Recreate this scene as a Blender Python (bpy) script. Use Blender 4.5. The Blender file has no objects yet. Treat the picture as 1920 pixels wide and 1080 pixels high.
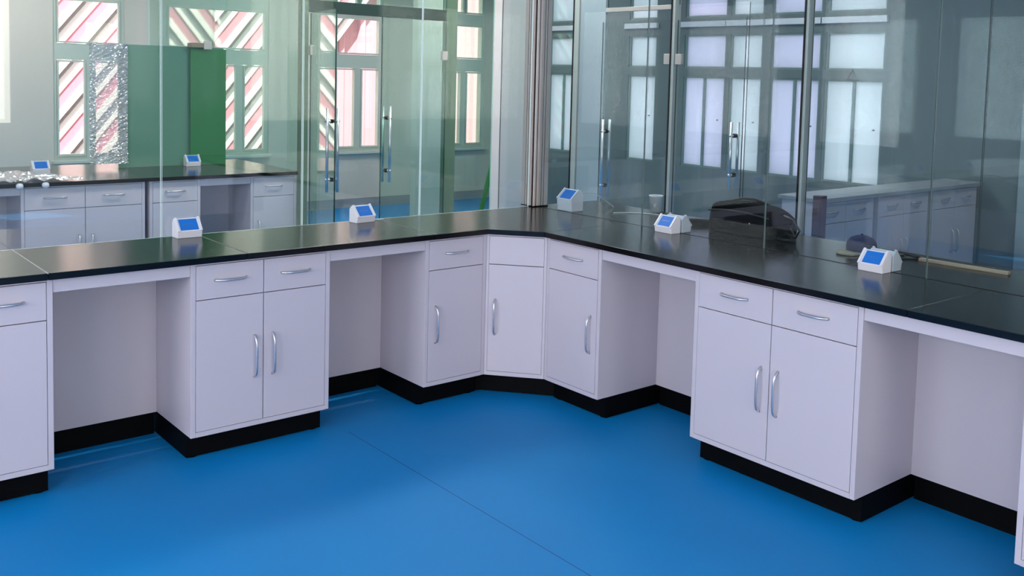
import bpy, bmesh, math, random
from mathutils import Vector, Matrix
random.seed(7)
sc = bpy.context.scene
C = sc.collection
PI = math.pi

# ------------------------------------------------------------------ camera
cam = bpy.data.cameras.new('camera')
camo = bpy.data.objects.new('camera', cam); C.objects.link(camo)
YAW, PIT, ROL = 0.706009, -0.0725472, 0.0273709
fw = Vector((math.sin(YAW)*math.cos(PIT), math.cos(YAW)*math.cos(PIT), math.sin(PIT)))
r0 = Vector((math.cos(YAW), -math.sin(YAW), 0)); u0 = r0.cross(fw)
rt = r0*math.cos(ROL) + u0*math.sin(ROL); up = u0*math.cos(ROL) - r0*math.sin(ROL)
M = Matrix((rt, up, -fw)).transposed().to_4x4()
M.translation = Vector((-2.92701, -3.61083, 1.51483))
camo.matrix_world = M
F = 1826.15
cam.sensor_width = 36; cam.lens = F*36/1920
cam.shift_x = (960-1020.103)/1920
cam.shift_y = (276.504-540)/1920
cam.clip_start = .05; cam.clip_end = 100
sc.camera = camo

# ------------------------------------------------------------------ world, lights, exposure
w = bpy.data.worlds.new('world'); sc.world = w; w.use_nodes = True
bg = w.node_tree.nodes['Background']
bg.inputs[0].default_value = (1.0, .975, .95, 1); bg.inputs[1].default_value = 3.6
def area(name, loc, rot, sx, sy, power, col):
    l = bpy.data.lights.new(name, 'AREA'); l.shape = 'RECTANGLE'; l.size = sx; l.size_y = sy
    l.energy = power; l.color = col
    o = bpy.data.objects.new(name, l); C.objects.link(o); o.location = loc; o.rotation_euler = rot
    return o
# daylight through the windows behind the photographer (left wall, front wall)
for i in range(3):
    area('daylight_left_window', (-5.12, -4.6+i*1.9, 1.65), (0, -PI/2, 0), 1.5, 1.3, 44, (.90, .93, 1.04))
for i in range(2):
    area('daylight_front_window', (-3.3+i*2.0, -6.42, 1.65), (PI/2, 0, 0), 1.3, 1.5, 31, (1.0, .93, .80))
# unseen fill lights added near the ceiling to brighten the rooms behind the glass
for x, y, p in ((-2.2, 1.7, 26), (.2, 1.5, 34), (1.5, 1.7, 26), (-1.2, 4.9, 34), (1.6, 4.5, 30), (3.4, 4.3, 26), (1.45, .2, 10), (3.2, 1.2, 26), (3.3, -1.6, 16), (1.45, -2.0, 6)):
    area('added_fill_light', (x, y, 2.82), (0, 0, 0), .9, .5, p, (1.0, .97, .93))
# low sun over the yard
sun = bpy.data.lights.new('sun', 'SUN'); sun.energy = 25; sun.angle = .01; sun.color = (1, .95, .88)
so = bpy.data.objects.new('sun', sun); C.objects.link(so)
so.rotation_euler = (Vector((0, 0, 1)).rotation_difference(Vector((-.2, -.35, .92)).normalized())).to_euler()
sc.view_settings.view_transform = 'Standard'; sc.view_settings.look = 'None'
sc.view_settings.gamma = 1; sc.view_settings.use_curve_mapping = False
sc.view_settings.exposure = 0.0
sc.cycles.transparent_max_bounces = 40
sc.cycles.max_bounces = 10

# ------------------------------------------------------------------ materials
def lin(c):
    return tuple(((v/255)/12.92 if v/255 <= .04045 else (((v/255)+.055)/1.055)**2.4) for v in c)
def mat(name, rgb, rough=.5, metal=0., spec=.5, bump=0., bscale=40., var=0., emit=None, es=0, coat=0.):
    m = bpy.data.materials.new(name); m.use_nodes = True
    nt = m.node_tree; b = nt.nodes['Principled BSDF']
    col = (*lin(rgb), 1)
    b.inputs['Base Color'].default_value = col
    b.inputs['Roughness'].default_value = rough; b.inputs['Metallic'].default_value = metal
    b.inputs['Specular IOR Level'].default_value = spec
    b.inputs['Coat Weight'].default_value = coat
    if emit: b.inputs['Emission Color'].default_value = (*lin(emit), 1); b.inputs['Emission Strength'].default_value = es
    if var or bump:
        tc = nt.nodes.new('ShaderNodeTexCoord'); n = nt.nodes.new('ShaderNodeTexNoise')
        n.inputs['Scale'].default_value = bscale; n.inputs['Detail'].default_value = 4
        nt.links.new(tc.outputs['Object'], n.inputs['Vector'])
        if var:
            mx = nt.nodes.new('ShaderNodeMix'); mx.data_type = 'RGBA'
            mx.inputs[6].default_value = tuple(v*(1-var) for v in col[:3])+(1,)
            mx.inputs[7].default_value = tuple(min(1, v*(1+var)) for v in col[:3])+(1,)
            nt.links.new(n.outputs['Fac'], mx.inputs[0]); nt.links.new(mx.outputs[2], b.inputs['Base Color'])
        if bump:
            bp = nt.nodes.new('ShaderNodeBump'); bp.inputs['Strength'].default_value = bump; bp.inputs['Distance'].default_value = .002
            nt.links.new(n.outputs['Fac'], bp.inputs['Height']); nt.links.new(bp.outputs['Normal'], b.inputs['Normal'])
    return m
def glass(name, tint, refl=1.0, rough=0.0):
    """thin architectural glass: tinted transmission plus Fresnel reflection on both faces"""
    m = bpy.data.materials.new(name); m.use_nodes = True; nt = m.node_tree; nt.nodes.clear()
    out = nt.nodes.new('ShaderNodeOutputMaterial'); mx = nt.nodes.new('ShaderNodeMixShader')
    t = nt.nodes.new('ShaderNodeBsdfTransparent'); g = nt.nodes.new('ShaderNodeBsdfGlossy'); fr = nt.nodes.new('ShaderNodeFresnel')
    t.inputs[0].default_value = (*tint, 1); g.inputs['Roughness'].default_value = rough
    g.inputs[0].default_value = (refl, refl, refl, 1)
    # the sheet bends no ray here, so both faces use the outside index (no false total reflection)
    ge = nt.nodes.new('ShaderNodeNewGeometry'); mp = nt.nodes.new('ShaderNodeMapRange')
    mp.inputs['To Min'].default_value = 1.5; mp.inputs['To Max'].default_value = 1/1.5
    nt.links.new(ge.outputs['Backfacing'], mp.inputs['Value']); nt.links.new(mp.outputs[0], fr.inputs[0])
    nt.links.new(fr.outputs[0], mx.inputs[0]); nt.links.new(t.outputs[0], mx.inputs[1]); nt.links.new(g.outputs[0], mx.inputs[2])
    nt.links.new(mx.outputs[0], out.inputs[0]); return m
def frosted(name, rgb, strength_mix=.5):
    m = bpy.data.materials.new(name); m.use_nodes = True; nt = m.node_tree; nt.nodes.clear()
    out = nt.nodes.new('ShaderNodeOutputMaterial'); mx = nt.nodes.new('ShaderNodeMixShader')
    a = nt.nodes.new('ShaderNodeBsdfDiffuse'); b = nt.nodes.new('ShaderNodeBsdfTranslucent')
    a.inputs[0].default_value = (*lin(rgb), 1); b.inputs[0].default_value = (*lin(rgb), 1)
    mx.inputs[0].default_value = strength_mix
    nt.links.new(a.outputs[0], mx.inputs[1]); nt.links.new(b.outputs[0], mx.inputs[2]); nt.links.new(mx.outputs[0], out.inputs[0]); return m

M_white = mat('painted_steel_white', (200, 190, 198), .38, spec=.4, bump=.04, bscale=90)
M_inner = mat('painted_steel_inner', (194, 185, 192), .45, spec=.35)
M_black = mat('black_plinth', (5, 5, 6), .6, spec=.08)
M_gap = mat('dark_joint', (30, 30, 36), .7)
M_top = mat('black_resin_worktop', (7, 7, 8), .175, spec=.34, bump=.05, bscale=60)
M_topedge = mat('worktop_edge', (9, 9, 11), .35, spec=.3)
M_chrome = mat('satin_aluminium', (208, 206, 210), .28, metal=.85)
M_steel = mat('brushed_steel', (196, 182, 174), .42, metal=.3, bump=.05, bscale=120)
M_steel_d = mat('dark_groove', (20, 13, 13), .7, spec=.1)
M_strip = mat('steel_strip_light', (208, 196, 192), .34, metal=.4)
M_post_l = mat('anodised_post', (186, 188, 182), .45, metal=.3)
M_green_frame = mat('dark_green_frame', (20, 50, 42), .4)
M_green_post = mat('green_grey_post', (104, 128, 104), .4, metal=.3)
M_g_front = glass('glass_front', (.93, .965, .955), 1)
M_g_right = glass('glass_right', (.90, .945, .955), 1)
M_g_far = glass('glass_far_green', (.80, .93, .875), 1)
M_g_teal = glass('glass_far_teal', (.905, .945, .945), 1)
M_g_green = glass('glass_deep_green', (.47, .69, .58), 1)
M_green_w = mat('grey_green_reflection', (96, 140, 122), .12, spec=.5, var=.05, bscale=2)  # reflection in the glass put into an opaque grey-green colour
M_green_n = mat('green_reflection', (56, 122, 78), .12, spec=.5, var=.08, bscale=3)  # darker part of the same reflection, as opaque green
M_g_clear = glass('glass_window', (.95, .97, .96), 1)
M_gedge = mat('polished_glass_edge', (238, 248, 244), .15)
M_gedge_m = mat('grey_glass_edge', (120, 138, 136), .2)
M_gedge_d = mat('dark_glass_edge', (28, 60, 56), .2)
M_wall = mat('wall_paint', (212, 204, 196), .8, bump=.05, bscale=25, var=.03)
M_wall_lav = mat('wall_paint_lavender', (226, 212, 210), .8, var=.02, bscale=4)
M_wall_teal = mat('wall_paint_pale_teal', (146, 158, 162), .8, var=.02, bscale=4)
M_wall_grey = mat('wall_paint_grey_teal', (100, 112, 114), .8, var=.05, bscale=5)
M_ceil = mat('ceiling_paint', (225, 226, 230), .9)
M_frame = mat('window_frame_pale', (196, 204, 196), .5)
M_frame_t = mat('window_frame_teal', (112, 136, 134), .5)
M_pane_f = frosted('reflection_pane', (220, 224, 230), .6)  # window reflections in the glass, built as pale panes
M_pane_l = frosted('reflection_pane_lavender', (222, 220, 236), .6)  # second set of reflected windows, tinted lavender
M_plas = mat('white_plastic', (222, 220, 226), .35, spec=.5)
M_plas_g = mat('grey_plastic', (150, 152, 158), .4)
M_screen = mat('blue_lcd', (22, 92, 170), .4, emit=(30, 115, 210), es=.28, spec=.2)
M_mark = mat('lcd_marks', (18, 50, 120), .3, emit=(120, 180, 240), es=.25)
M_bag = mat('black_nylon', (7, 7, 8), .9, spec=.1, bump=.5, bscale=200)
M_cap = mat('navy_cloth', (22, 34, 74), .85, bump=.4, bscale=150)
M_beige = mat('beige_cloth', (146, 138, 118), .85)
M_wood = mat('light_wood', (172, 150, 126), .6, var=.12, bscale=12)
M_cable = mat('white_cable', (196, 200, 200), .5)
M_cable_b = mat('black_cable', (18, 18, 20), .5)
M_pink = mat('pink_metal', (190, 146, 156), .6, var=.06, bscale=3)
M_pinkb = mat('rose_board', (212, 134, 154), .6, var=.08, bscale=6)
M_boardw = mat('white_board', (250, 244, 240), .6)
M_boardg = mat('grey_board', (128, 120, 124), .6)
M_lime = mat('lime_green_paint', (40, 150, 50), .45)
M_maroon = mat('maroon_paint', (88, 52, 66), .5)
M_ground = mat('yard_concrete', (190, 184, 176), .9, var=.08, bscale=2)
M_sign = mat('warning_sign_print', (8, 14, 12), .8, spec=.1)

# plastic film
def film_mat():
    m = bpy.data.materials.new('plastic_film'); m.use_nodes = True; nt = m.node_tree; nt.nodes.clear()
    out = nt.nodes.new('ShaderNodeOutputMaterial'); mx = nt.nodes.new('ShaderNodeMixShader'); m2 = nt.nodes.new('ShaderNodeMixShader')
    t = nt.nodes.new('ShaderNodeBsdfTransparent'); g = nt.nodes.new('ShaderNodeBsdfGlossy'); d = nt.nodes.new('ShaderNodeBsdfDiffuse')
    g.inputs['Roughness'].default_value = .18; d.inputs[0].default_value = (.6, .6, .62, 1)
    m2.inputs[0].default_value = .45; mx.inputs[0].default_value = .78
    nt.links.new(g.outputs[0], m2.inputs[1]); nt.links.new(d.outputs[0], m2.inputs[2])
    nt.links.new(t.outputs[0], mx.inputs[1]); nt.links.new(m2.outputs[0], mx.inputs[2]); nt.links.new(mx.outputs[0], out.inputs[0])
    return m
M_film = film_mat()
M_cup = film_mat(); M_cup.node_tree.nodes['Mix Shader'].inputs[0].default_value = .6; M_cup.name = 'clear_plastic_cup'

# floor: blue coated vinyl, faint welded seams, slight cloudiness
def floor_mat():
    m = bpy.data.materials.new('blue_vinyl_floor'); m.use_nodes = True; nt = m.node_tree; b = nt.nodes['Principled BSDF']
    tc = nt.nodes.new('ShaderNodeTexCoord'); n = nt.nodes.new('ShaderNodeTexNoise'); n.inputs['Scale'].default_value = .9
    n.inputs['Detail'].default_value = 3
    nt.links.new(tc.outputs['Object'], n.inputs['Vector'])
    cr = nt.nodes.new('ShaderNodeValToRGB')
    cr.color_ramp.elements[0].position = .3; cr.color_ramp.elements[0].color = (*lin((8, 120, 184)), 1)
    cr.color_ramp.elements[1].position = .7; cr.color_ramp.elements[1].color = (*lin((10, 132, 196)), 1)
    nt.links.new(n.outputs['Fac'], cr.inputs[0]); nt.links.new(cr.outputs[0], b.inputs['Base Color'])
    b.inputs['Roughness'].default_value = .5; b.inputs['Specular IOR Level'].default_value = .18
    n2 = nt.nodes.new('ShaderNodeTexNoise'); n2.inputs['Scale'].default_value = 180
    nt.links.new(tc.outputs['Object'], n2.inputs['Vector'])
    bp = nt.nodes.new('ShaderNodeBump'); bp.inputs['Strength'].default_value = .08; bp.inputs['Distance'].default_value = .001
    nt.links.new(n2.outputs['Fac'], bp.inputs['Height']); nt.links.new(bp.outputs['Normal'], b.inputs['Normal'])
    return m
M_floor = floor_mat()

# ------------------------------------------------------------------ helpers
class MB:
    def __init__(s): s.bm = bmesh.new(); s.mats = []
    def mi(s, m):
        if m is None: return 0
        if m not in s.mats: s.mats.append(m)
        return s.mats.index(m)
    def box(s, a, b, m=None, bev=0.):
        x0, y0, z0 = a; x1, y1, z1 = b
        i = s.mi(m)
        v = [s.bm.verts.new(p) for p in ((x0,y0,z0),(x1,y0,z0),(x1,y1,z0),(x0,y1,z0),(x0,y0,z1),(x1,y0,z1),(x1,y1,z1),(x0,y1,z1))]
        fs = [s.bm.faces.new([v[k] for k in q]) for q in ((0,3,2,1),(4,5,6,7),(0,1,5,4),(1,2,6,5),(2,3,7,6),(3,0,4,7))]
        for f in fs: f.material_index = i
        if bev:
            es = list({e for f in fs for e in f.edges})
            r = bmesh.ops.bevel(s.bm, geom=es, offset=bev, segments=2, profile=.5, affect='EDGES')
            for f in r['faces']: f.material_index = i
        return s
    def prism(s, pts, z0, z1, m=None, bev=0., axis='z'):
        i = s.mi(m)
        def P(p, h):
            if axis == 'z': return (p[0], p[1], h)
            if axis == 'x': return (h, p[0], p[1])
            return (p[0], h, p[1])
        lo = [s.bm.verts.new(P(p, z0)) for p in pts]; hi = [s.bm.verts.new(P(p, z1)) for p in pts]
        fs = [s.bm.faces.new(lo[::-1]), s.bm.faces.new(hi)]
        n = len(pts)
        for k in range(n): fs.append(s.bm.faces.new((lo[k], lo[(k+1) % n], hi[(k+1) % n], hi[k])))
        for f in fs: f.material_index = i
        bmesh.ops.recalc_face_normals(s.bm, faces=fs)
        if bev:
            es = list({e for f in fs for e in f.edges})
            r = bmesh.ops.bevel(s.bm, geom=es, offset=bev, segments=2, profile=.5, affect='EDGES')
            for f in r['faces']: f.material_index = i
        return s
    def tube(s, path, r, m=None, n=10, flat=1.0, cap=True):
        i = s.mi(m); path = [Vector(p) for p in path]; rings = []
        ref = None
        for k, p in enumerate(path):
            t = ((path[min(k+1, len(path)-1)] - path[max(k-1, 0)])).normalized()
            if ref is None: ref = Vector((0, 0, 1)) if abs(t.z) < .9 else Vector((1, 0, 0))
            a = t.cross(ref).normalized(); b = a.cross(t).normalized(); ref = b
            rr = r[k] if isinstance(r, (list, tuple)) else r
            rings.append([s.bm.verts.new(p + a*math.cos(2*PI*j/n)*rr*flat + b*math.sin(2*PI*j/n)*rr) for j in range(n)])
        fs = []
        for k in range(len(rings)-1):
            for j in range(n):
                fs.append(s.bm.faces.new((rings[k][j], rings[k][(j+1) % n], rings[k+1][(j+1) % n], rings[k+1][j])))
        if cap: fs.append(s.bm.faces.new(rings[0][::-1])); fs.append(s.bm.faces.new(rings[-1]))
        for f in fs: f.material_index = i; f.smooth = True
        return s
    def lathe(s, prof, c, m=None, n=20):
        i = s.mi(m); rings = []
        for r, z in prof: rings.append([s.bm.verts.new((c[0]+r*math.cos(2*PI*j/n), c[1]+r*math.sin(2*PI*j/n), c[2]+z)) for j in range(n)])
        for k in range(len(rings)-1):
            for j in range(n):
                f = s.bm.faces.new((rings[k][j], rings[k][(j+1) % n], rings[k+1][(j+1) % n], rings[k+1][j])); f.material_index = i; f.smooth = True
        return s
    def build(s, name, m=None, parent=None, loc=None, rotz=0, recalc=False):
        if recalc: bmesh.ops.recalc_face_normals(s.bm, faces=s.bm.faces)
        me = bpy.data.meshes.new(name); s.bm.to_mesh(me); s.bm.free()
        for k in (s.mats if s.mats else [m]): me.materials.append(k)
        o = bpy.data.objects.new(name, me); C.objects.link(o)
        if parent: o.parent = parent
        if loc is not None: o.location = loc
        if rotz: o.rotation_euler = (0, 0, rotz)
        return o
def tag(o, label, cat, group=None, kind=None):
    if label: o['label'] = label
    if cat: o['category'] = cat
    if group: o['group'] = group
    if kind: o['kind'] = kind
    return o
def thing(name, label, cat, loc=(0, 0, 0), rotz=0, group=None):
    o = bpy.data.objects.new(name, None); C.objects.link(o); o.empty_display_size = .1
    o.location = loc; o.rotation_euler = (0, 0, rotz)
    return tag(o, label, cat, group)
def struct(o): o['kind'] = 'structure'; return o
def dup(root, loc, rotz, label, group=None):
    r = root.copy(); C.objects.link(r); r.location = loc; r.rotation_euler = (0, 0, rotz); r['label'] = label
    if group: r['group'] = group
    for ch in list(root.children):
        c = ch.copy(); C.objects.link(c); c.parent = r
        for g in list(ch.children):
            d = g.copy(); C.objects.link(d); d.parent = c
    return r
def box1(name, a, b, m, parent=None, bev=0.): return MB().box(a, b, m, bev).build(name, m, parent)

# ------------------------------------------------------------------ room shell
H = 2.85; WL, WR, WF, WB = -5.2, 4.5, -6.5, 6.0
fl = MB().box((WL-.2, WF-.2, -.12), (WR+.4, WB+.2, 0), M_floor).build('floor'); struct(fl)
M_seam = mat('floor_weld_seam', (16, 62, 120), .6)
for k, x in enumerate((-2.86, -.93)):
    s_ = MB().box((x-.0012, WF, .0), (x+.0012, -.05, .0006), M_seam).build('weld_seam', None, fl)
ce = MB().box((WL-.2, WF-.2, H), (WR+.4, WB+.2, H+.12), M_ceil).build('ceiling'); struct(ce)

def wall_with_holes(name, axis, pos, th, a0, a1, holes, m):
    """wall plane axis='x' (pos along X, spans Y) or 'y'; holes = list of (u0,u1,[(z0,z1),..])"""
    mb = MB(); cuts = sorted(holes); u = a0
    def seg(u0, u1, z0, z1):
        if u1-u0 < 1e-4 or z1-z0 < 1e-4: return
        if axis == 'y': mb.box((u0, pos, z0), (u1, pos+th, z1), m)
        else: mb.box((pos, u0, z0), (pos+th, u1, z1), m)
    for (u0, u1, zs) in cuts:
        seg(u, u0, 0, H)
        z = 0
        for (z0, z1) in sorted(zs): seg(u0, u1, z, z0); z = z1
        seg(u0, u1, z, H); u = u1
    seg(u, a1, 0, H)
    return struct(mb.build(name))

def frame_rect(mb, axis, p0, p1, u0, u1, z0, z1, t, m):
    def bx(a, b, c, d):
        if axis == 'y': mb.box((a, p0, c), (b, p1, d), m)
        else: mb.box((p0, a, c), (p1, b, d), m)
    bx(u0, u1, z0, z0+t); bx(u0, u1, z1-t, z1); bx(u0, u0+t, z0+t, z1-t); bx(u1-t, u1, z0+t, z1-t)

# far wall with the windows that look on the pink fence
wx = [(-1.98, -1.42), (-.56, 0.0), (.885, 1.445), (2.25, 2.81), (3.69, 4.25)]
wall_with_holes('wall_back', 'y', WB, .16, WL-.2, WR+.4, [(a-.03, b+.03, [(.63, 2.62)]) for a, b in wx], M_wall)
for i, (a, b) in enumerate(wx):
    root = struct(bpy.data.objects.new('window_%d' % (i+1), None)); C.objects.link(root)
    mb = MB(); t = .045
    # outer frame, transoms and mullion
    mb.box((a-.03, WB+.02, .63), (a+.0, WB+.10, 2.62), M_frame); mb.box((b, WB+.02, .63), (b+.03, WB+.10, 2.62), M_frame)
    for z0, z1 in ((.63, .665), (1.55, 1.70), (2.11, 2.24), (2.58, 2.62)):
        mb.box((a, WB+.02, z0), (b, WB+.10, z1), M_frame)
    mb.box((a+.255, WB+.02, .665), (a+.315, WB+.10, 1.55), M_frame)
    mb.box((a+.275, WB+.035, 2.24), (a+.295, WB+.09, 2.58), M_frame)
    mb.build('window_frame', None, root)
    for (p0, p1, z0, z1) in ((a, a+.255, .665, 1.55), (a+.315, b, .665, 1.55), (a, b, 1.70, 2.11), (a, a+.275, 2.24, 2.58), (a+.295, b, 2.24, 2.58)):
        sash = MB(); frame_rect(sash, 'y', WB+.01, WB+.05, p0+.004, p1-.004, z0+.004, z1-.004, .016, M_frame)
        so_ = sash.build('sash', None, root)
        MB().box((p0+.018, WB+.028, z0+.018), (p1-.018, WB+.034, z1-.018), M_g_clear).build('pane', None, so_)
    MB().box((a-.05, WB-.05, .60), (b+.05, WB+.02, .63), M_frame, .004).build('window_sill', None, root)
struct(MB().box((WL, WB-.02, 0), (WR, WB, .10), M_plas_g).build('baseboard_back'))

# grey-teal right wall; windows added where reflections show in the glass
rw = [(4.55, 5.05, 0), (3.35, 3.75, 0), (2.44, 2.97, 1), (2.01, 2.39, 0), (1.38, 1.92, 1), (.76, 1.33, 0)]
wall_with_holes('wall_right', 'x', WR, .16, WF-.2, WB+.2, [(a, b, [(.66, 1.56), (1.64, 1.97), (2.14, 2.60)]) for a, b, c in rw], M_wall_grey)
for i, (a, b, c) in enumerate(rw):
    root = struct(bpy.data.objects.new('window_%d' % (i+6), None)); C.objects.link(root)
    pm = M_pane_l if c else M_pane_f
    for z0, z1 in ((.66, 1.56), (1.64, 1.97), (2.14, 2.60)):
        mb = MB(); frame_rect(mb, 'x', WR+.01, WR+.06, a, b, z0, z1, .018, M_frame_t)
        fo = mb.build('window_frame', None, root)
        if z0 < 2 and (b-a) > .45 and z0 < 1:
            mid = (a+b)/2
            MB().box((WR+.01, mid-.012, z0+.018), (WR+.06, mid+.012, z1-.018), M_frame_t).build('mullion', None, root)
            MB().box((WR+.030, a+.018, z0+.018), (WR+.036, mid-.012, z1-.018), pm).build('pane', None, fo)
            MB().box((WR+.030, mid+.012, z0+.018), (WR+.036, b-.018, z1-.018), pm).build('pane', None, fo)
        else:
            MB().box((WR+.030, a+.018, z0+.018), (WR+.036, b-.018, z1-.018), pm).build('pane', None, fo)
    MB().box((WR-.035, a-.02, 2.045), (WR-.001, b+.05, 2.10), M_plas, .004).build('blind_rail', None, root)
    MB().tube([(WR-.012, a+.06, 1.14), (WR-.03, a+.06, 1.14)], .008, M_plas_g, 8).build('catch', None, root)

# walls behind the photographer, with windows
lw = [(-4.6+i*1.9-.68, -4.6+i*1.9+.68) for i in range(3)]
wall_with_holes('wall_left', 'x', WL-.16, .16, WF-.2, WB+.2, [(a, b, [(.88, 2.42)]) for a, b in lw], M_wall)
fwn = [(-3.3+i*2.0-.68, -3.3+i*2.0+.68) for i in range(2)]
wall_with_holes('wall_front', 'y', WF-.16, .16, WL-.2, WR+.4, [(a, b, [(.88, 2.42)]) for a, b in fwn], M_wall)
for i, (a, b) in enumerate(lw+fwn):
    root = struct(bpy.data.objects.new('window_%d' % (i+12), None)); C.objects.link(root)
    ax = 'x' if i < 3 else 'y'; p = WL-.12 if i < 3 else WF-.12
    mb = MB(); frame_rect(mb, ax, p, p+.06, a, b, .88, 2.42, .05, M_frame)
    mid = (a+b)/2
    if ax == 'x': mb.box((p, mid-.03, .93), (p+.06, mid+.03, 2.37), M_frame)
    else: mb.box((mid-.03, p, .93), (mid+.03, p+.06, 2.37), M_frame)
    fo = mb.build('window_frame', None, root)
    for u0, u1 in ((a+.05, mid-.03), (mid+.03, b-.05)):
        if ax == 'x': MB().box((p+.02, u0, .93), (p+.026, u1, 2.37), M_g_clear).build('pane', None, fo)
        else: MB().box((u0, p+.02, .93), (u1, p+.026, 2.37), M_g_clear).build('pane', None, fo)

# white wall pieces seen between the glass fronts
struct(MB().box((1.92, 2.735, 0), (2.52, 2.755, H), M_wall_lav).build('wall_corridor'))
struct(MB().box((1.98, 1.50, 0), (2.0, 1.765, H), M_wall_teal).build('wall_panel'))
struct(MB().box((2.62, 4.95, 0), (3.02, 5.05, H), M_wall).build('wall_stub'))
struct(MB().box((4.45, -1.2, 0), (4.5, -.41, H), M_wall_teal).build('wall_pier'))

# ------------------------------------------------------------------ outdoors beyond the far windows
gr = MB().box((-6, WB+.2, -.15), (8, WB+7, -.05), M_ground).build('yard_ground'); struct(gr)
fe = thing('corrugated_fence', 'pink corrugated metal fence standing outside the far windows on the right', 'fence', (1.75, 7.5, 0))
pw = .30
mb = MB()
for k in range(20):
    q = MB(); prof = []
    x0 = k*pw
    for j, (dx, dy) in enumerate(((0, 0), (.10, 0), (.13, -.04), (.20, -.04), (.23, 0), (.30, 0))): prof.append((x0+dx+(.002 if j == 0 else 0), dy))
    ring = prof + [(p[0], p[1]+.006) for p in prof[::-1]]
    q.prism(ring, -.05, 3.6, M_pink).build('sheet', None, fe)
for z in (.4, 1.7, 3.0): MB().box((0, .01, z), (6.0, .05, z+.05), M_steel).build('rail', None, fe)
ho = thing('diagonal_boards', 'diagonal pink, white and grey boards outside the far left windows', 'hoarding', (-3.2, 7.4, 0))
seq = [(.095, M_pinkb, 0), (.060, M_boardw, .012), (.075, M_boardg, -.006), (.040, M_boardw, .012)]  # fence stripes built as diagonal boards, each in its own colour
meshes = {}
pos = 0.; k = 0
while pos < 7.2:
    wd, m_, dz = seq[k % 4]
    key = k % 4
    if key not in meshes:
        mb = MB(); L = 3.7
        # parallelogram board: vertical ends clipped to the overall height, rising to the right
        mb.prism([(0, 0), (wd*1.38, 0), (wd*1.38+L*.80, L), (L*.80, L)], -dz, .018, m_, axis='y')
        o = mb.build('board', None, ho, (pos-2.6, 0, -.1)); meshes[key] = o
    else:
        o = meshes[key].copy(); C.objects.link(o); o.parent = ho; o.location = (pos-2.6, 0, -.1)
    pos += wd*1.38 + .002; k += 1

# ------------------------------------------------------------------ laboratory cabinets
ZB, ZC, ZT, ZJ, FRM, DEP = .10, .7758, .80, .6305, .019, .47
def bow_handle(parent, c, length, vertical, out=.026, r=.0052):
    """bowed aluminium pull fixed at both ends; c on the front face (y=0)"""
    pts = []; h = length/2
    prof = [(-h, 0), (-h+.004, -.35), (-h+.013, -.78), (-h+.026, -.97), (-h*.35, -1.06), (h*.35, -1.06), (h-.026, -.97), (h-.013, -.78), (h-.004, -.35), (h, 0)]
    for a, d in prof:
        pts.append((c[0], c[1]+d*out, c[2]+a) if vertical else (c[0]+a, c[1]+d*out, c[2]))
    return MB().tube(pts, r, M_chrome, 10).build('handle', None, parent)
def carcass(parent, wd, D=DEP, m=M_white):
    mb = MB()
    mb.box((0, 0, ZB), (FRM, D, ZC), m, .0012)                 # left side
    mb.box((wd-FRM, 0, ZB), (wd, D, ZC), m, .0012)             # right side
    mb.box((FRM, 0, ZB), (wd-FRM, D, ZB+FRM), m)       # bottom
    mb.box((FRM, 0.001, ZC-.010), (wd-FRM, .06, ZC), m)        # top rail
    mb.box((FRM, D-.012, ZB+FRM), (wd-FRM, D, ZC), m)
    mb.box((FRM, .022, ZB+FRM), (wd-FRM, .03, ZC-.01), M_gap)  # dark liner behind the fronts
    return mb.build('carcass', None, parent)
def plinth(parent, wd, D=DEP):
    MB().box((.006, .062, .004), (wd-.006, D-.01, ZB), M_black).build('plinth', None, parent)
    for x in (.035, wd-.035):
        MB().lathe([(0, 0), (.022, 0), (.022, .008), (.012, .012), (.012, .03)], (x, .085, 0), M_black, 12).build('levelling_foot', None, parent)
def fronts(parent, x0, x1, nd, handles=True, hside=None, draw_handle=True):
    g = .0016; wd = (x1-x0)/nd
    for k in range(nd):
        a, b = x0+k*wd+g, x0+(k+1)*wd-g
        d = MB().box((a, -.001, ZJ+g), (b, .018, ZC-.012), M_white, .0012).build('drawer', None, parent)
        if draw_handle: bow_handle(d, ((a+b)/2, -.001, .703), .125, False, .022)
        d = MB().box((a, -.001, ZB+FRM+g), (b, .018, ZJ-g), M_white, .0012).build('door', None, parent)
        side = hside if hside else ('R' if k == 0 else 'L')
        hx = b-.036 if side == 'R' else a+.036
        bow_handle(d, (hx, -.001, .381), .168, True, .024)
def cabinet(label, wd, nd, loc, rotz, hside=None, group=None, margin=FRM, D=DEP):
    t = thing('base_cabinet', label, 'cabinet', loc, rotz, group)
    carcass(t, wd, D); plinth(t, wd, D)
    fronts(t, margin, wd-margin, nd, hside=hside)
    return t
def knee(label, wd, loc, rotz, group=None, d=.375):
    t = thing('knee_space_unit', label, 'desk unit', loc, rotz, group)
    MB().box((.0006, .004, .725), (wd-.0006, .020, ZC), M_white, .0012).build('apron', None, t)
    MB().box((.0006, d, ZB), (wd-.0006, d+.016, ZC), M_inner).build('back_panel', None, t)
    MB().box((.0006, d+.03, .0), (wd-.0006, d+.05, ZB), M_black).build('plinth', None, t)
    return t
XA, XB0, XB1, XC0, XC1 = -2.0574, -1.5794, -.9987, -.5255, -.1859
YD, YE, YF0, YF1, YG = -.2208, -.5849, -1.1212, -1.8590, -2.3983
R90 = -PI/2
cabB = cabinet('white double-door base cabinet in the left run, second from the corner', XB1-XB0, 2, (XB0, 0, 0), 0, group='base cabinets under the left worktop')
cabinet('white base cabinet cut off by the left edge of the photo', XB1-XB0, 2, (XA-(XB1-XB0), 0, 0), 0, group='base cabinets under the left worktop')
cabinet('narrow single-door white cabinet just left of the corner cabinet', XC1-XC0, 1, (XC0, 0, 0), 0, hside='L', group='base cabinets under the left worktop')
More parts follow.
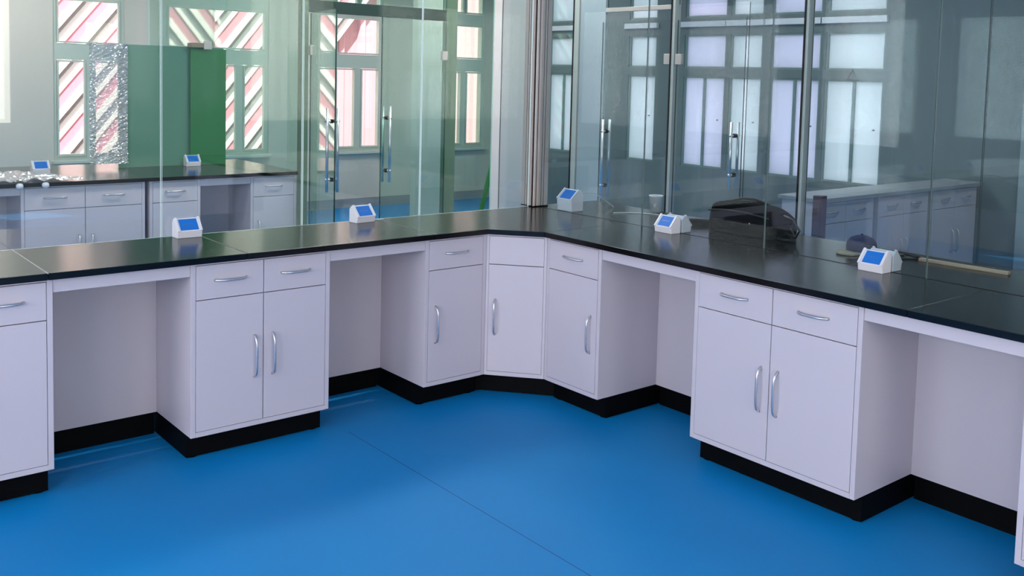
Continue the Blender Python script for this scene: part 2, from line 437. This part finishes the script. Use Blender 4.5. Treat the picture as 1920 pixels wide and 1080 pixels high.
cabinet('narrow single-door white cabinet just right of the corner cabinet', YD-YE, 1, (0, YD, 0), R90, hside='R', group='base cabinets under the right worktop')
cabF = cabinet('wide double-door white cabinet in the right run, between two knee spaces', YF0-YF1, 2, (0, YF0, 0), R90, group='base cabinets under the right worktop')
dup(cabF, (0, YG, 0), R90, 'white cabinet cut off by the lower right edge of the photo', 'base cabinets under the right worktop')
knee('open knee space with grey-white back panel, leftmost in the left run', XB0-XA, (XA, 0, 0), 0, 'knee spaces under the worktops')
knee('open knee space in the left run, next to the narrow corner-side cabinet', XC0-XB1, (XB1, 0, 0), 0, 'knee spaces under the worktops')
knee('open knee space in the right run, just right of the corner cabinets', YE-YF0, (0, YE, 0), R90, 'knee spaces under the worktops')
knee('open knee space at the right edge of the photo', YF1-YG, (0, YF1, 0), R90, 'knee spaces under the worktops')
# corner cabinet
ang = math.atan2(YD, -XC1)
Lc = math.hypot(XC1, YD)
cc = thing('corner_cabinet', 'diagonal white corner cabinet with one door and a blank handle-less drawer', 'cabinet', (XC1, 0, 0), ang)
ca, sa = math.cos(-ang), math.sin(-ang)
def loc2(x, y): x -= XC1; return (x*ca-y*sa, x*sa+y*ca)
mb = MB()
mb.prism([loc2(XC1+.001, .47), loc2(XC1+.001, 0), loc2(XC1+.012, .012)], ZB, ZC, M_white)
mb.prism([loc2(0, YD+.001), loc2(.47, YD+.001), loc2(.014, YD+.014)], ZB, ZC, M_white)
mb.box((0.001, 0, ZB), (.013, .03, ZC), M_white); mb.box((Lc-.013, 0, ZB), (Lc-.001, .03, ZC), M_white)
mb.box((.013, 0, ZB), (Lc-.013, .03, ZB+FRM), M_white); mb.box((.013, .001, ZC-.010), (Lc-.013, .03, ZC), M_white)
mb.box((.013, .022, ZB+FRM), (Lc-.013, .03, ZC-.01), M_gap)
mb.prism([loc2(XC1+.01, .02), loc2(.02, YD+.01), loc2(.46, YD+.01), loc2(.46, .46), loc2(XC1+.01, .46)], ZB+.001, ZB+.012, M_white)
mb.build('carcass', None, cc)
g = .0016
MB().box((.014, -.001, ZJ+g), (Lc-.014, .018, ZC-.012), M_white, .0012).build('drawer', None, cc)
d = MB().box((.014, -.001, ZB+FRM+g), (Lc-.014, .018, ZJ-g), M_white, .0012).build('door', None, cc)
bow_handle(d, (.047, -.001, .381), .168, True, .024)
MB().prism([loc2(XC1+.006, .072), loc2(XC1+.03, .062), loc2(.062, YD+.02), loc2(.072, YD+.006), loc2(.45, YD+.006), loc2(.45, .45), loc2(XC1+.006, .45)], .004, ZB, M_black).build('plinth', None, cc)
MB().lathe([(0, 0), (.022, 0), (.022, .008), (.012, .012), (.012, .03)], (*loc2(-.1, .05), 0), M_black, 12).build('levelling_foot', None, cc)
# far side of the right (island) bench
for k, y in enumerate((-.42, -1.18, -1.94)):
    dup(cabF, (.965, y-.7378, 0), PI/2, 'white base cabinet on the far side of the right bench', 'base cabinets on the hidden side of the right bench')

# ------------------------------------------------------------------ worktops
def slab(label, pts, group='black resin worktop slabs'):
    o = MB().prism(pts, ZC, ZT, M_top, .0016).build('worktop_slab'); return tag(o, label, 'worktop', group)
O = -.030; BK = .506
sl_a = slab('black worktop slab at the far left end, left of the bright seam', [(-3.3, O), (-2.079, O), (-2.079, BK), (-3.3, BK)])
sl_b = slab('black worktop slab carrying the left blue-screen sensor, right of the bright seam', [(-2.077, O), (-1.371, O), (-1.371, BK), (-2.077, BK)])
sl_c = slab('black worktop slab under the second blue-screen sensor of the left run', [(-1.369, O), (-.488, O), (-.488, BK), (-1.369, BK)])
cx_ = XC1-.012; cy_ = YD-.012
slab('chamfered corner slab of black worktop in front of the steel corner post', [(-.486, O), (cx_, O), (O, cy_), (.507, cy_), (.507, BK), (-.486, BK)])
slab('black front worktop slab of the right bench, carrying the sensors', [(O, cy_-.002), (O, -2.03), (.507, -2.03), (.507, cy_-.002)])
slab('black front worktop slab at the lower right edge of the photo', [(O, -2.032), (O, -3.25), (.507, -3.25), (.507, -2.032)])
slab('black back worktop slab behind the glass, under the cup and cable', [(.514, BK), (.514, -.80), (.985, -.80), (.985, BK)])
slab('black back worktop slab behind the glass, under the wooden stick', [(.514, -.802), (.514, -3.25), (.985, -3.25), (.985, -.802)])

M_fill = mat('joint_sealant', (226, 222, 218), .5)
M_fill2 = mat('joint_sealant_grey', (120, 120, 116), .5)
for x, par, y1, fm in ((-2.078, sl_a, BK-.004, M_fill), (-1.370, sl_b, BK-.01, M_fill2), (-.487, sl_c, BK-.01, M_fill2)):
    MB().box((x-.0009, O+.006, ZT-.004), (x+.0009, y1, ZT+.0001), fm).build('joint_filler', None, par)

# ------------------------------------------------------------------ glass partitions
def pane_obj(name, a, b, m, edge=M_gedge, parent=None, low=False):
    """glass sheet as a box whose narrow faces are polished edge"""
    x0, y0, z0 = a; x1, y1, z1 = b
    mb = MB(); mb.box(a, b, m); i = mb.mi(edge)
    ext = (abs(x1-x0), abs(y1-y0), abs(z1-z0)); thin = ext.index(min(ext))
    mb.bm.faces.ensure_lookup_table(); mb.bm.normal_update()
    for f in mb.bm.faces:
        n = [abs(v) for v in f.normal]
        if n.index(max(n)) != thin: f.material_index = i
        if low and n.index(max(n)) == 2: f.material_index = mb.mi(M_steel_d)
    return mb.build(name, None, parent)
lj = [-3.3, -2.16, -1.518, -.880, -.238, .474]
gpl = thing('glass_partition', 'clear frameless glass partition standing along the back of the left worktop', 'glass partition', (0, .498, ZT))
for k in range(5):
    pane_obj('glass_pane', (lj[k]+.003, -.004, .0005), (lj[k+1]-.003, .004, H-ZT-.001), M_g_front, M_gedge, gpl)
rj = [.462, -.333, -1.062, -1.805, -2.55, -3.25]
gpr = thing('glass_partition', 'frameless glass partition standing along the middle of the right double bench', 'glass partition', (.5095, 0, ZT))
for k in range(5):
    pane_obj('glass_pane', (-.004, rj[k+1]+.0015, .0005), (.004, rj[k]-.0015, H-ZT-.001), M_g_right, M_gedge_m, gpr, True)

# corner post: steel box with proud cover strips and dark grooves
cp = thing('corner_post', 'brushed steel corner post with dark vertical grooves on the worktop corner', 'post', (.48, .463, ZT))
w0 = .098; hh = H-ZT-.001
MB().box((.004, .004, 0), (w0, w0, hh), M_steel_d).build('core', None, cp)
for a, b, m_ in ((-.004, .009, M_strip), (.017, .046, M_steel), (.054, .062, M_strip), (.070, .096, M_steel)):
    MB().box((a, -.006, .006), (b, .003, hh), m_, .001).build('cover_strip', None, cp)
    if a > 0: MB().box((-.006, a+.002, .006), (.003, b+.004, hh), m_, .001).build('cover_strip', None, cp)
MB().box((-.006, -.006, 0), (w0+.004, w0+.004, .006), M_steel_d, .001).build('base_flange', None, cp)

# ---- glass front with the double door, parallel to the left run
gf = thing('glass_door_front', 'glass front with dark green lintel and open double glass doors beyond the left run', 'glass front', (0, 2.74, 0))
MB().box((.209, -.03, 0), (.262, .03, H-.001), M_green_post, .003).build('post', None, gf)
MB().box((1.435, -.03, 0), (1.535, .03, H-.001), M_green_post, .003).build('post', None, gf)
MB().box((.262, -.025, 1.925), (1.435, .025, 2.01), M_green_frame, .002).build('lintel', None, gf)
pane_obj('glass_pane', (.266, -.004, 2.012), (.845, .004, H-.001), M_g_far, M_gedge, gf)
pane_obj('glass_pane', (.850, -.004, 2.012), (1.431, .004, H-.001), M_g_far, M_gedge, gf)
pane_obj('glass_pane', (1.540, -.004, .001), (1.918, .004, H-.001), M_g_far, M_gedge, gf)
def pull(parent, x, z0, z1, off=.035, r=.0095):
    for s_ in (-1, 1):
        MB().tube([(x, s_*off, z0), (x, s_*off, z1)], r, M_chrome, 12).build('handle_bar', None, parent)
    for z in (z0+.085, z1-.085):
        MB().tube([(x, -off-.012, z), (x, -.012, z), (x, .012, z), (x, off+.012, z)], [.008, .008, .008, .008], M_chrome, 10).build('standoff', None, parent)
        MB().tube([(x, -.014, z), (x, .014, z)], .014, M_steel_d, 10).build('washer', None, parent)
def leaf(label, hinge, free, z1=1.915, z0=.012, m=M_g_far, hz=(.715, 1.27), inset=.06, group=None):
    d_ = Vector(free)-Vector(hinge); L = d_.length; a = math.atan2(d_.y, d_.x)
    t = thing('glass_door_leaf', label, 'glass door', (hinge[0], hinge[1], 0), a, group)
    gp = pane_obj('glass_sheet', (.004, -.005, z0), (L, .005, z1), m, M_gedge_d, t)
    pull(t, L-inset, hz[0], hz[1])
    for z in (.35, 1.62): MB().box((-.002, -.014, z), (.05, .014, z+.07), M_steel, .003).build('hinge_clamp', None, t)
    return t
leaf('open left glass door leaf seen almost edge-on under the green lintel', (.272, 2.70), (.145, 2.094), group='door leaves of the far glass front')
leaf('right glass door leaf standing ajar under the green lintel', (1.425, 2.70), (.735, 2.51), group='door leaves of the far glass front')
# glass return along the end of the far bench
pane_obj('glass_pane', (.215, .04, .001), (.223, 3.15, H-.001), M_g_far, M_gedge, gf)

# ---- second glass front on the right, parallel to the right bench
rf = thing('glass_partition', 'row of frameless glass panes on steel posts beyond the right bench', 'glass partition', (2.0, 0, 0))
for y0, y1 in ((1.775, 1.825), (.822, .846), (-.228, -.208)):
    MB().box((-.03, y0, 0), (.03, y1, H-.001), M_post_l, .003).build('post', None, rf)
    MB().box((-.034, y1-.002, 0), (-.026, y1+.010, H-.001), M_steel_d).build('gasket', None, rf)
for y0, y1 in ((1.83, 2.26), (2.265, 2.735), (-1.285, -.24), (-2.3, -1.29), (-3.3, -2.305)):
    pane_obj('glass_pane', (-.004, y0, .001), (.004, y1-.002, H-.001), M_g_teal, M_gedge_d, rf)
pane_obj('glass_pane', (-.004, .855, 2.02), (.004, 1.495, H-.001), M_g_teal, M_gedge_d, rf)
pane_obj('glass_pane', (-.004, -.20, 2.02), (.004, .81, H-.001), M_g_teal, M_gedge_d, rf)
MB().box((-.02, .85, 1.99), (.02, 1.50, 2.02), M_steel, .002).build('header', None, rf)
leaf('glass door leaf with long steel pull, left of the steel post behind the right bench', (1.985, .862), (1.955, 1.495), m=M_g_teal, hz=(.66, 1.22), group='glass door leaves behind the right bench')
leaf('glass door leaf with long steel pull above the black bag', (1.985, .808), (1.985, .235), m=M_g_teal, hz=(.84, 1.26), group='glass door leaves behind the right bench')
pane_obj('glass_pane', (-.004, -.20, .001), (.004, .225, 2.015), M_g_teal, M_gedge_d, rf)

# ------------------------------------------------------------------ far bench (room beyond the left run)
FY = 2.77; FD = .94
fb = [('white double-door cabinet of the far bench, behind the left glass', -1.560, .719, 2, None),
      ('single-door white cabinet of the far bench, left of its knee space', -.812, .330, 1, 'R'),
      ('single-door white cabinet at the right end of the far bench', -.132, .340, 1, 'L')]
for l, x, wd, nd, hs in fb: cabinet(l, wd, nd, (x, FY, 0), 0, hside=hs, group='base cabinets of the far bench', D=FD)
cabinet('white double-door cabinet at the left of the far bench, outside the photo', .719, 2, (-2.75, FY, 0), 0, group='base cabinets of the far bench', D=FD)
knee('knee space of the far bench, between its two single-door cabinets', .349, (-.4815, FY, 0), 0, 'knee spaces of the far bench')
knee('knee space of the far bench at the left edge of the photo', .47, (-2.030, FY, 0), 0, 'knee spaces of the far bench')
tag(MB().prism([(-3.0, FY-.03), (-.828, FY-.03), (-.828, 3.80), (-3.0, 3.80)], ZC, ZT, M_top, .0016).build('worktop_slab'), 'left slab of the far bench worktop, under the grey sensor', 'worktop', 'far bench worktop slabs')
tag(MB().prism([(-.826, FY-.03), (.206, FY-.03), (.206, 3.80), (-.826, 3.80)], ZC, ZT, M_top, .0016).build('worktop_slab'), 'right slab of the far bench worktop, ending at the green-grey post', 'worktop', 'far bench worktop slabs')
# panels added for the green reflection in the glass above the far bench
o = pane_obj('green_reflection_panel', (-.790, 3.475, ZT+.001), (-.04, 3.483, 1.66), M_green_w, M_gedge); tag(o, 'wide grey-green panel added for the reflection above the far bench', 'panel')
o = pane_obj('green_reflection_panel', (-.300, 3.44, ZT+.001), (-.035, 3.448, 1.65), M_green_n, M_gedge_d); tag(o, 'narrow darker green panel added for the reflection at the right end of the far bench', 'panel')
tb = thing('door_closer_bracket', 'beige metal bracket on top of the green reflection panels of the far bench', 'bracket', (-.31, 3.40, 1.655))
MB().box((0, 0, 0), (.13, .08, .035), M_beige, .006).build('body', None, tb)
MB().box((.09, -.012, -.01), (.15, .0, .05), M_strip, .003).build('clip', None, tb)

# bench of the third room, seen through both glass fronts
B3 = -.12
c3 = cabinet('white double-door cabinet of the bench beyond the right glass partition', .66, 2, (3.02, B3, 0), 0, group='base cabinets beyond the right partition', D=.26)
dup(c3, (3.75, B3, 0), 0, 'white cabinet at the far end of the bench beyond the right partition', 'base cabinets beyond the right partition')
dup(c3, (2.30, B3, 0), 0, 'nearest white cabinet of the bench beyond the right partition', 'base cabinets beyond the right partition')
tag(MB().prism([(2.28, B3-.03), (4.46, B3-.03), (4.46, .16), (2.28, .16)], ZC, ZT, M_plas_g, .0016).build('worktop_slab'), 'pale grey worktop of the bench beyond the right glass partition', 'worktop')

# ------------------------------------------------------------------ sensors with blue screens
def sensor(label, loc, rotz, group='blue-screen desktop sensors', wd=.105, dp=.062, h=.078, lip=.030):
    """wedge housing: front lip, sloped screen face; local front -y, base centre of the front edge at origin"""
    t = thing('desktop_sensor', label, 'sensor', loc, rotz, group)
    hw = wd/2
    side = [(0, 0), (dp, 0), (dp, h*.80), (dp*.80, h), (dp*.62, h), (-.004, lip)]
    MB().prism(side, -hw, hw, M_plas, .0025, axis='x').build('housing', None, t)
    # side cheeks proud of the sloped face
    for s_ in (-1, 1):
        a = s_*hw; b = s_*(hw-.010)
        MB().prism([(-.006, lip-.002), (dp*.62, h+.001), (dp*.66, h+.004), (dp*.58, h+.006), (-.009, lip+.002)], min(a, b), max(a, b), M_plas, .001, axis='x').build('cheek', None, t)
    # screen on the slope
    p0 = Vector((0, -.004, lip)); p1 = Vector((0, dp*.62, h)); dr = (p1-p0).normalized(); nn = Vector((0, -dr.z, dr.y))
    L = (p1-p0).length
    def quad(u0, u1, v0, v1, t0, t1, m_, nm, par):
        mb = MB(); i = mb.mi(m_); vs = []
        for tt in (t0, t1):
            for (u, v) in ((u0, v0), (u1, v0), (u1, v1), (u0, v1)):
                q = p0+dr*v+nn*tt; vs.append(mb.bm.verts.new((u, q.y, q.z)))
        for q in ((0,3,2,1),(4,5,6,7),(0,1,5,4),(1,2,6,5),(2,3,7,6),(3,0,4,7)): mb.bm.faces.new([vs[j] for j in q])
        return mb.build(nm, None, par, recalc=True)
    sc_ = quad(-hw+.016, hw-.014, L*.07, L*.93, -.002, .0012, M_screen, 'screen', t)
    for k in range(4): quad(-.022+k*.012, -.016+k*.012, L*.47, L*.56, .0010, .0016, M_mark, 'display_mark', sc_)
    MB().tube([(-.006, dp-.004, h*.55), (-.004, dp+.004, h*.6)], .004, M_plas_g, 8).build('cable_gland', None, t)
    return t
s1 = sensor('white sensor with blue screen at the left of the left worktop', (-1.425, .425, ZT), 0)
dup(s1, (-.585, .425, ZT), .12, 'white sensor with blue screen in front of the open glass doors')
dup(s1, (.442, -.535, ZT), R90, 'white blue-screen sensor beside the cup, near side of the glass')
dup(s1, (.442, -1.612, ZT), R90, 'white blue-screen sensor in front of the navy cap, near side of the glass')
dup(s1, (.578, -.535, ZT), PI/2, 'back-to-back twin sensor behind the glass, beside the cup')
dup(s1, (.578, -1.612, ZT), PI/2, 'back-to-back twin sensor behind the glass, by the navy cap')
# the corner one: taller front body
sc2 = sensor('white sensor with tilted blue screen right of the steel corner post', (.530, .262, ZT), R90, lip=.064, h=.112, wd=.118, dp=.082)
dup(s1, (-1.33, 3.27, ZT), 0, 'grey-looking sensor with blue screen on the left of the far bench')
dup(s1, (-.305, 3.36, ZT), 0, 'sensor with blue screen in front of the green reflection panels on the far bench')

# cables
def cable(label, pts, m_, r=.0022, sub=8):
    P = [Vector(p) for p in pts]; out = []
    for i in range(len(P)-1):
        a = P[max(i-1, 0)]; b = P[i]; c = P[i+1]; d = P[min(i+2, len(P)-1)]
        for k in range(sub):
            t = k/sub
            out.append(.5*((2*b)+(-a+c)*t+(2*a-5*b+4*c-d)*t*t+(-a+3*b-3*c+d)*t**3))
    out.append(P[-1])
    o = MB().tube(out, r, m_, 8).build('cable'); return tag(o, label, 'cable')
cable('thin pale cable arching from the back of the corner sensor', [(.60, .24, .87), (.64, .235, .895), (.72, .23, .885), (.80, .235, .845), (.86, .22, .803)], M_cable, .0018)
cable('pale flat cable lying behind the glass towards the cup', [(.70, .06, .8025), (.80, .0, .8025), (.86, -.12, .8025), (.80, -.28, .8025), (.70, -.42, .8025), (.64, -.50, .8025)], M_cable, .0028)
cable('short white cable end beside the second left sensor', [(-.545, .478, .8022), (-.50, .47, .8022), (-.47, .455, .8022)], M_cable, .0024)

# plastic cup
cu = thing('plastic_cup', 'clear plastic cup with a white rim on the bench behind the glass', 'cup', (.93, -.03, ZT))
MB().lathe([(.0, .001), (.024, .001), (.026, .004), (.036, .088)], (0, 0, 0), M_cup, 24).build('wall', None, cu)
MB().lathe([(.0355, .086), (.0385, .087), (.0385, .093), (.0355, .093), (.0345, .086)], (0, 0, 0), M_plas, 24).build('rim', None, cu)

# black bag
def blob(name, prof, parent, m_, n=40):
    pass
bag = thing('duffel_bag', 'black soft bag lying behind the glass on the right bench', 'bag', (.80, -.775, ZT))
bm = bmesh.new(); bmesh.ops.create_cube(bm, size=1.0)
bmesh.ops.subdivide_edges(bm, edges=bm.edges[:], cuts=10, use_grid_fill=True)
rnd = random.Random(3)
from mathutils import noise
for v in bm.verts:
    p = v.co*2      # -1..1
    q = Vector(p); k = (abs(p.x)**9+abs(p.y)**9+abs(p.z)**9)**(1/9)
    q = p/k if k > 0 else p
    x = q.x*.105; y = q.y*.195; z = (q.z+1)*.068
    top = max(0, q.z)
    z += top*(.014*math.sin(q.y*2.2+1.0) - .05*max(0, -q.y-.35)**2*1.6)
    nz = noise.noise(Vector((x*14, y*10, z*16)))*.012
    v.co = (x*(1-.12*top)+nz, y*(1-.05*top)+nz*.6, max(0.001, z+nz*.7*(1 if z > .01 else 0)))
for f in bm.faces: f.smooth = True
me = bpy.data.meshes.new('body'); bm.to_mesh(me); bm.free(); me.materials.append(M_bag)
bo = bpy.data.objects.new('body', me); C.objects.link(bo); bo.parent = bag
MB().tube([(-.108, -.17, .10), (-.112, -.05, .112), (-.112, .08, .112), (-.106, .18, .10)], .004, M_cable_b, 8).build('zip', None, bag)
MB().tube([(-.02, -.19, .11), (-.03, -.245, .10), (-.03, -.285, .055), (-.03, -.265, .02), (-.02, -.20, .03)], .006, M_cable_b, 8).build('handle', None, bag)
MB().tube([(.02, -.19, .06), (.0, -.24, .02), (-.04, -.27, .008), (-.06, -.22, .008), (-.05, -.17, .012)], .005, M_cable_b, 8).build('strap', None, bag)
MB().tube([(-.02, .12, .145), (-.02, .05, .165), (-.02, -.03, .168), (-.02, -.10, .150)], .006, M_cable_b, 8).build('carry_loop', None, bag)
MB().lathe([(0, 0), (.004, .001), (.003, .004), (0, .005)], (0, 0, 0), M_chrome, 10).build('rivet', None, bag, (-.113, -.07, .066)).rotation_euler = (0, -PI/2, 0)
# folded cloth / tool beside the bag
ra = thing('glue_gun', 'dark grey tool lying left of the black bag behind the glass', 'tool', (.80, -.475, ZT), -1.0)
MB().box((-.07, -.014, .0), (.07, .014, .03), M_bag, .006).build('body', None, ra)
MB().box((.045, -.012, .0), (.075, .05, .02), M_bag, .005).build('grip', None, ra)
MB().tube([(-.07, 0, .015), (-.10, 0, .012)], [.008, .004], M_plas_g, 10).build('nozzle', None, ra)

# navy cap
cp_ = thing('baseball_cap', 'navy blue cap with a beige brim behind the glass', 'cap', (.79, -1.36, ZT), -.2)
prof = [(.062, .012), (.064, .030), (.060, .050), (.046, .066), (.024, .075), (.006, .077), (0, .077)]
MB().lathe(prof, (0, 0, 0), M_cap, 28).build('crown', None, cp_)
MB().lathe([(0, .084), (.005, .083), (.006, .078), (0, .076)], (0, 0, 0), M_cap, 10).build('button', None, cp_)
br = MB(); pts = [(.055*math.cos(t), .055*math.sin(t)) for t in [PI*(.75+.5*k/10) for k in range(11)]]
pts2 = [(.125*math.cos(t)-.0, .078*math.sin(t)) for t in [PI*(1.22-.44*k/10) for k in range(11)]]
br.prism(pts+pts2, .003, .010, M_beige, 0).build('brim', None, cp_)

# wooden stick with black cord
tag(MB().box((-.013, -.18, 0), (.013, .18, .012), M_wood, .002).build('wooden_stick', None, None, (.855, -1.775, ZT), .05), 'flat pale wooden stick lying behind the glass at the right', 'stick')
cable('tangle of black cable between the navy cap and the wooden stick', [(.80, -1.43, .806), (.86, -1.47, .806), (.83, -1.53, .812), (.77, -1.50, .812), (.79, -1.44, .818), (.86, -1.50, .815), (.88, -1.58, .806), (.85, -1.63, .806)], M_cable_b, .007)

# maroon cabinet beyond the partition
mc = thing('extinguisher_box', 'dark maroon box on a stand beyond the right glass partition', 'box', (2.07, -.275, 0))
MB().box((0, -.03, 0), (.06, .03, .85), M_maroon, .004).build('body', None, mc)
MB().box((-.006, -.026, .04), (0, .026, .82), M_maroon, .002).build('door', None, mc)
MB().box((-.012, .012, .40), (-.006, .020, .50), M_chrome, .001).build('latch', None, mc)

# warning sign on the green band between the added right windows
sg = thing('warning_sign', 'small triangular warning mark on the band between the rightmost reflection panes', 'sign', (WR-.008, 1.05, 1.59))
MB().tube([(0, -.052, -.03), (0, .052, -.03), (0, 0, .052), (0, -.052, -.03), (0, .0, -.03)], .007, M_sign, 6).build('triangle', None, sg)
MB().box((-.003, -.004, -.005), (.001, .004, .028), M_sign).build('mark', None, sg)
MB().box((-.003, -.004, -.018), (.001, .004, -.010), M_sign).build('dot', None, sg)

# green ladder in the corridor
la = thing('step_ladder', 'bright green ladder leaning beyond the glass doors, half hidden by the white wall', 'ladder', (0, 3.30, 0))
def lbar(x): MB().tube([(x, 0, 0), (x+.27*1.75, .0, 1.75)], .022, M_lime, 8, flat=1).build('rail', None, la)
lbar(2.165); lbar(2.53)
for z in (.25, .53, .81, 1.09, 1.37): MB().tube([(2.165+.27*z, 0, z), (2.53+.27*z, 0, z)], .016, M_lime, 8).build('rung', None, la)

# plastic films
def film(name, label, u, v, nu, nv, fn, seed):
    bm = bmesh.new(); g_ = [[None]*(nv+1) for _ in range(nu+1)]
    for i in range(nu+1):
        for j in range(nv+1):
            g_[i][j] = bm.verts.new(fn(i/nu, j/nv))
    for i in range(nu):
        for j in range(nv): bm.faces.new((g_[i][j], g_[i+1][j], g_[i+1][j+1], g_[i][j+1]))
    me = bpy.data.meshes.new(name); bm.to_mesh(me); bm.free(); me.materials.append(M_film)
    o = bpy.data.objects.new(name, me); C.objects.link(o); return tag(o, label, 'plastic film')
def wr(p, s=1.0): return noise.noise(Vector(p)*s)
film('plastic_film', 'crinkled clear film hanging beside the left far window', 0, 0, 40, 150,
     lambda a, b: (-.985+a*.25, 3.44+.030*abs(wr((a*2+b*5, b*30-a*5, 1)))+.016*abs(wr((a*4, b*64+a*9, 4))), ZT+.03+b*.83), 1)
film('plastic_film', 'crumpled clear film spread over the left end of the far bench', 0, 0, 70, 40,
     lambda a, b: (-1.95+a*.75-.22*b*a, 2.738+b*.62, ZT+.006+.030*abs(wr((a*9-b*4, b*5+a*2, 2)))+.008*abs(wr((a*22, b*18, 5)))), 2)
for x in (-1.575, -1.435):
    tag(MB().lathe([(0, -.018), (.012, -.016), (.020, -.005), (.020, .008), (.012, .016), (0, .018)], (x, 2.722, .786), M_plas, 14).build('rolled_tape'), 'white tape ball on the front edge of the far bench, ' + ('left one' if x < -1.5 else 'right one'), 'tape', 'white tape balls on the far bench edge')
